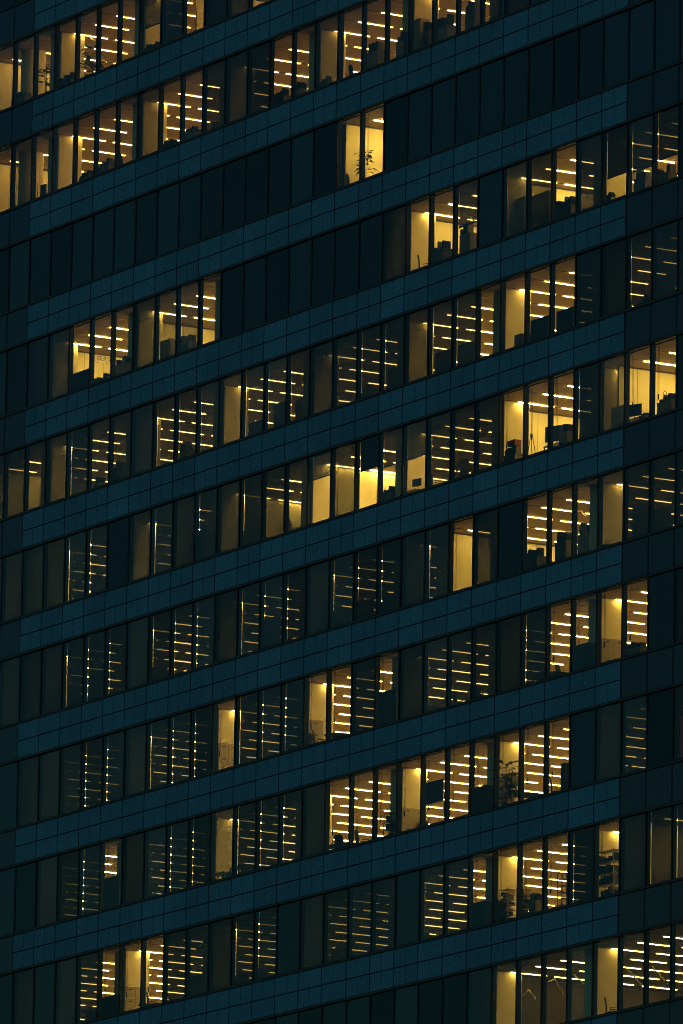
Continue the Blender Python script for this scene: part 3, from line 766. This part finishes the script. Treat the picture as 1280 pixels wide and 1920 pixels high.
P_box(9, 22.75, .30, wd=.5); P_ch(9, 23.4, .5, 2.4); put(rack(.32, ht(9, 23.85, .4, .46), 8, BLACK, items=False), 9, 23.84, .4, label='tall black open rack', cat='rack', group='shelving racks')
put(rack(1.2, ht(9, 25.6, .45, .60), 6, STEEL, seed=9), 9, 25.6, .45, label='steel shelving full of boxes', cat='rack', group='shelving racks')
P_cab(9, 25.35, .80, .8, wd=.7, col=CARD, lab='tall brown cabinet', dr=4)
P_ch(9, 27.6, .45, 2.4)
P_ch(10, 25.8, .45, 2.6)

# person in a dark suit behind a screen blind, head bent slightly to the left
def person():
    H = 1.72
    J = {'pel': (0, 0, .95), 'sp': (0, .0, 1.12), 'ch': (0, -.01, 1.32), 'nk': (0, -.02, 1.47), 'hd': (-.02, -.04, 1.56), 'hd2': (-.03, -.05, 1.65), 'tp': (-.03, -.05, 1.70),
         'sl': (-.19, -.01, 1.40), 'el': (-.27, -.02, 1.13), 'wl': (-.20, -.18, .96), 'hl': (-.16, -.25, .93),
         'sr': (.19, -.01, 1.40), 'er': (.27, .02, 1.13), 'wr': (.26, -.10, .90), 'hr': (.25, -.14, .82),
         'tl': (-.10, 0, .90), 'kl': (-.11, -.02, .50), 'al': (-.12, .03, .09), 'fl': (-.13, -.14, .04),
         'tr': (.10, 0, .90), 'kr': (.12, -.03, .50), 'ar': (.13, .03, .09), 'fr': (.15, -.14, .04)}
    Rr = {'pel': .15, 'sp': .135, 'ch': .16, 'nk': .06, 'hd': .08, 'hd2': .092, 'tp': .06, 'sl': .075, 'el': .05, 'wl': .033, 'hl': .035, 'sr': .075, 'er': .05, 'wr': .033, 'hr': .035,
          'tl': .105, 'kl': .07, 'al': .045, 'fl': .035, 'tr': .105, 'kr': .07, 'ar': .045, 'fr': .035}
    E = ['pel-sp', 'sp-ch', 'ch-nk', 'nk-hd', 'hd-hd2', 'hd2-tp', 'ch-sl', 'sl-el', 'el-wl', 'wl-hl', 'ch-sr', 'sr-er', 'er-wr', 'wr-hr', 'pel-tl', 'tl-kl', 'kl-al', 'al-fl', 'pel-tr', 'tr-kr', 'kr-ar', 'ar-fr']
    ks = list(J); v = [J[k] for k in ks]; e = [tuple(ks.index(a) for a in s.split('-')) for s in E]; rad = [Rr[k] for k in ks]
    for hand, s in (('hl', -1), ('hr', 1)):             # four fingers and a thumb, each its own chain
        hx, hy, hz = J[hand]; hi = ks.index(hand)
        for f in range(5):
            off = (f-1.5)*.020 if f < 4 else -.045*s*-1
            L = (.07, .08, .075, .06, .05)[f]
            a = len(v)
            if f < 4: v += [(hx+off, hy-.03, hz-.03), (hx+off*1.1, hy-.03-L*.4, hz-.03-L*.5), (hx+off*1.1, hy-.03-L*.4, hz-.03-L)]
            else: v += [(hx-s*.035, hy-.02, hz), (hx-s*.06, hy-.05, hz-.01), (hx-s*.055, hy-.08, hz-.03)]
            e += [(hi, a), (a, a+1), (a+1, a+2)]; rad += [.011, .009, .007]
    me = bpy.data.meshes.new('person'); me.from_pydata(v, e, []); me.update()
    o = bpy.data.objects.new('person', me); C.objects.link(o)
    sk = o.modifiers.new('skin', 'SKIN'); o.modifiers.new('sub', 'SUBSURF').render_levels = 2; o.modifiers['sub'].levels = 2
    for i, q in enumerate(rad): me.skin_vertices[0].data[i].radius = (q, q*.78 if i in (0, 1, 2) else q)
    me.skin_vertices[0].data[0].use_root = True
    dg = bpy.context.evaluated_depsgraph_get(); m2 = bpy.data.meshes.new_from_object(o.evaluated_get(dg))
    o.modifiers.clear(); o.data = m2; m2.name = 'person'
    m2.materials.clear(); m2.materials.append(SUIT); m2.materials.append(SKIN)
    for p in m2.polygons:
        c = p.center; p.use_smooth = True
        p.material_index = 1 if (c.z > 1.47 or (c.z < .95 and abs(c.x) > .13 and c.z > .7 and (c.y < -.12))) else 0
    hm = MB()
    hx, hy, hz = -.03, -.04, 1.645
    prof = [(.05, hz+.095), (.085, hz+.07), (.102, hz+.03), (.104, hz-.02), (.095, hz-.05)]
    hm.lathe(list(reversed(prof)), 16, 0, hx, hy+.012); hm.build('hair', HAIR, o, smooth=True)
    fm = MB()
    fm.box(hx-.012, hx+.012, hy-.115, hy-.085, hz-.045, hz-.01); fm.box(hx-.025, hx+.025, hy-.098, hy-.085, hz-.075, hz-.068)
    fm.build('nose', SKIN, o)
    em = MB()
    for s in (-1, 1): em.lathe([(.004, hz-.006), (.011, hz+.002), (.004, hz+.010)], 8, 0, hx+s*.032, hy-.088)
    em.build('eyes', HAIR, o)
    ea = MB()
    for s in (-1, 1): ea.box(hx+s*.098-.008, hx+s*.098+.008, hy-.01, hy+.02, hz-.04, hz+.015)
    ea.build('ears', SKIN, o)
    return o
pp = person(); x_, _ = spot(19.55, (Az(6)+Bz(5))/2, .72*BAY)
pp.location = (x_, .72*BAY, Az(6)-FL); pp.rotation_euler = (0, 0, .5)
tag(pp, 'person in dark suit standing behind a half-clear blind below ceiling lights', 'person')

# banner on the far wall of storey 3
wu = -.2*BAY+.01
bd = 1.42*BAY
def wallspot(gu, zz, x):
    q = Vector((gu*BAY, 0, zz))-CAM; t = (x-CAM.x)/q.x; return CAM+q*t
def pixray(pxx, pyy, x):
    c = Vector(((pxx-640)/FPX, (pyy-960)/FPX, 1))
    d = Vector([sum(R_[i][k]*c[i] for i in range(3)) for k in range(3)])
    t = (x-CAM.x)/d.x; return CAM+d*t
a = pixray(182.5, 671.5, wu); b = pixray(256, 683, wu)
bt = empty('banner', (wu, a.y, a.z))
ya, yb = a.y-.08, b.y+.08
MB().box(wu-.004, wu+.002, ya, yb, a.z-.18, a.z+.18).build('sheet', PAPER, bt)
bt_ch = bt.children[0]; bt_ch.matrix_parent_inverse = Matrix.Translation(-Vector(bt.location))
cu = bpy.data.curves.new('lettering', 'FONT'); cu.body = '誤送信防止のため'; cu.size = .36; cu.space_character = 1.02; cu.align_y = 'CENTER'; cu.extrude = .001
try:
    import os
    fp = os.path.join(bpy.utils.resource_path('LOCAL'), 'datafiles', 'fonts', 'Noto Sans CJK Regular.woff2')
except Exception: fp = None
to = bpy.data.objects.new('lettering', cu); C.objects.link(to); cu.materials.append(INK)
dg = bpy.context.evaluated_depsgraph_get(); me = bpy.data.meshes.new_from_object(to.evaluated_get(dg)); bpy.data.objects.remove(to)
xs = [v.co.x for v in me.vertices]
lw_ = max(xs) if xs else 1
sx = (yb-ya-.12)/lw_
lt = bpy.data.objects.new('lettering', me); C.objects.link(lt); lt.parent = bt
lt.matrix_local = Matrix.Translation((.006, ya+.06-a.y, 0)) @ Matrix(((0, 0, 1, 0), (1, 0, 0, 0), (0, 1, 0, 0), (0, 0, 0, 1))) @ Matrix.Diagonal((sx, .62, 1, 1))
if not me.materials: me.materials.append(INK)
else: me.materials[0] = INK
mm = MB()
for k in range(5):
    yy = ya+.1+(yb-ya-.2)*k/4-a.y
    for zz in (.165, -.165): mm.box(.004, .012, yy-.04, yy+.04, zz-.018, zz+.018)
mm.build('pin', RED, bt)
tag(bt, 'pale banner with large black Japanese letters pinned on bright wall', 'banner')

# tinsel garlands drooping from the ceilings
def garland(pts, r, label, seed=0):
    rn = random.Random(seed); P = []
    for (a, b) in zip(pts[:-1], pts[1:]):
        a, b = Vector(a), Vector(b); n = max(3, int((b-a).length/.09))
        for i in range(n):
            q = a.lerp(b, i/n); P.append((q.x+rn.uniform(-.03, .03), q.y+rn.uniform(-.03, .03), q.z+rn.uniform(-.035, .035)))
    o = MB().tube(P, .026, 5).build('garland', TINSEL)
    tag(o, '%s, %s' % (label, wname(r, math.floor(glass_hit(P[0])[0]))), 'garland', 'tinsel garlands hung in the offices')
def gp(r, gu, fz, d):
    x, z = spot(gu, Az(r+1)+fz*(Bz(r)-Az(r+1)), d*BAY); return (x, d*BAY, z)
garland([gp(0, 2.45, .78, 1.2), gp(0, 2.75, .55, 1.2), gp(0, 2.95, .50, 1.2)], 0, 'thin tinsel garland', 1)
garland([gp(3, 19.3, .62, 1.5), gp(3, 19.6, .53, 1.5), gp(3, 19.95, .36, 1.5)], 3, 'gold tinsel garland', 2)
garland([gp(10, 22.2, .52, .9), gp(10, 22.5, .55, .9), gp(10, 22.8, .40, .9)], 10, 'drooping tinsel garland', 3)
garland([gp(10, 23.25, .60, .9), gp(10, 23.5, .62, .9), gp(10, 23.9, .38, .9)], 10, 'drooping tinsel garland', 4)
garland([gp(10, 24.25, .62, .9), gp(10, 24.6, .50, .9), gp(10, 24.95, .38, .9)], 10, 'drooping tinsel garland', 5)
garland([gp(10, 26.3, .55, .9), gp(10, 26.6, .42, .9), gp(10, 26.95, .24, .9)], 10, 'drooping tinsel garland', 6)
garland([gp(10, 27.3, .50, .9), gp(10, 27.6, .36, .9), gp(10, 27.95, .2, .9)], 10, 'drooping tinsel garland', 7)
garland([gp(6, 24.25, .62, 1.3), gp(6, 24.6, .48, 1.3)], 6, 'gold tinsel garland', 8)
# red poster at the right edge, eighth storey
x_, z_ = spot(28.32, Az(8)+.35*2.86, .12*BAY)
po = MB().box(0, .9, 0, .012, -.75, .75).build('red_poster', POSTER, loc=(28.2*BAY+.05, .05, Az(9)+.9))
tag(po, 'dark red poster behind the dark window at the right edge of view', 'poster')
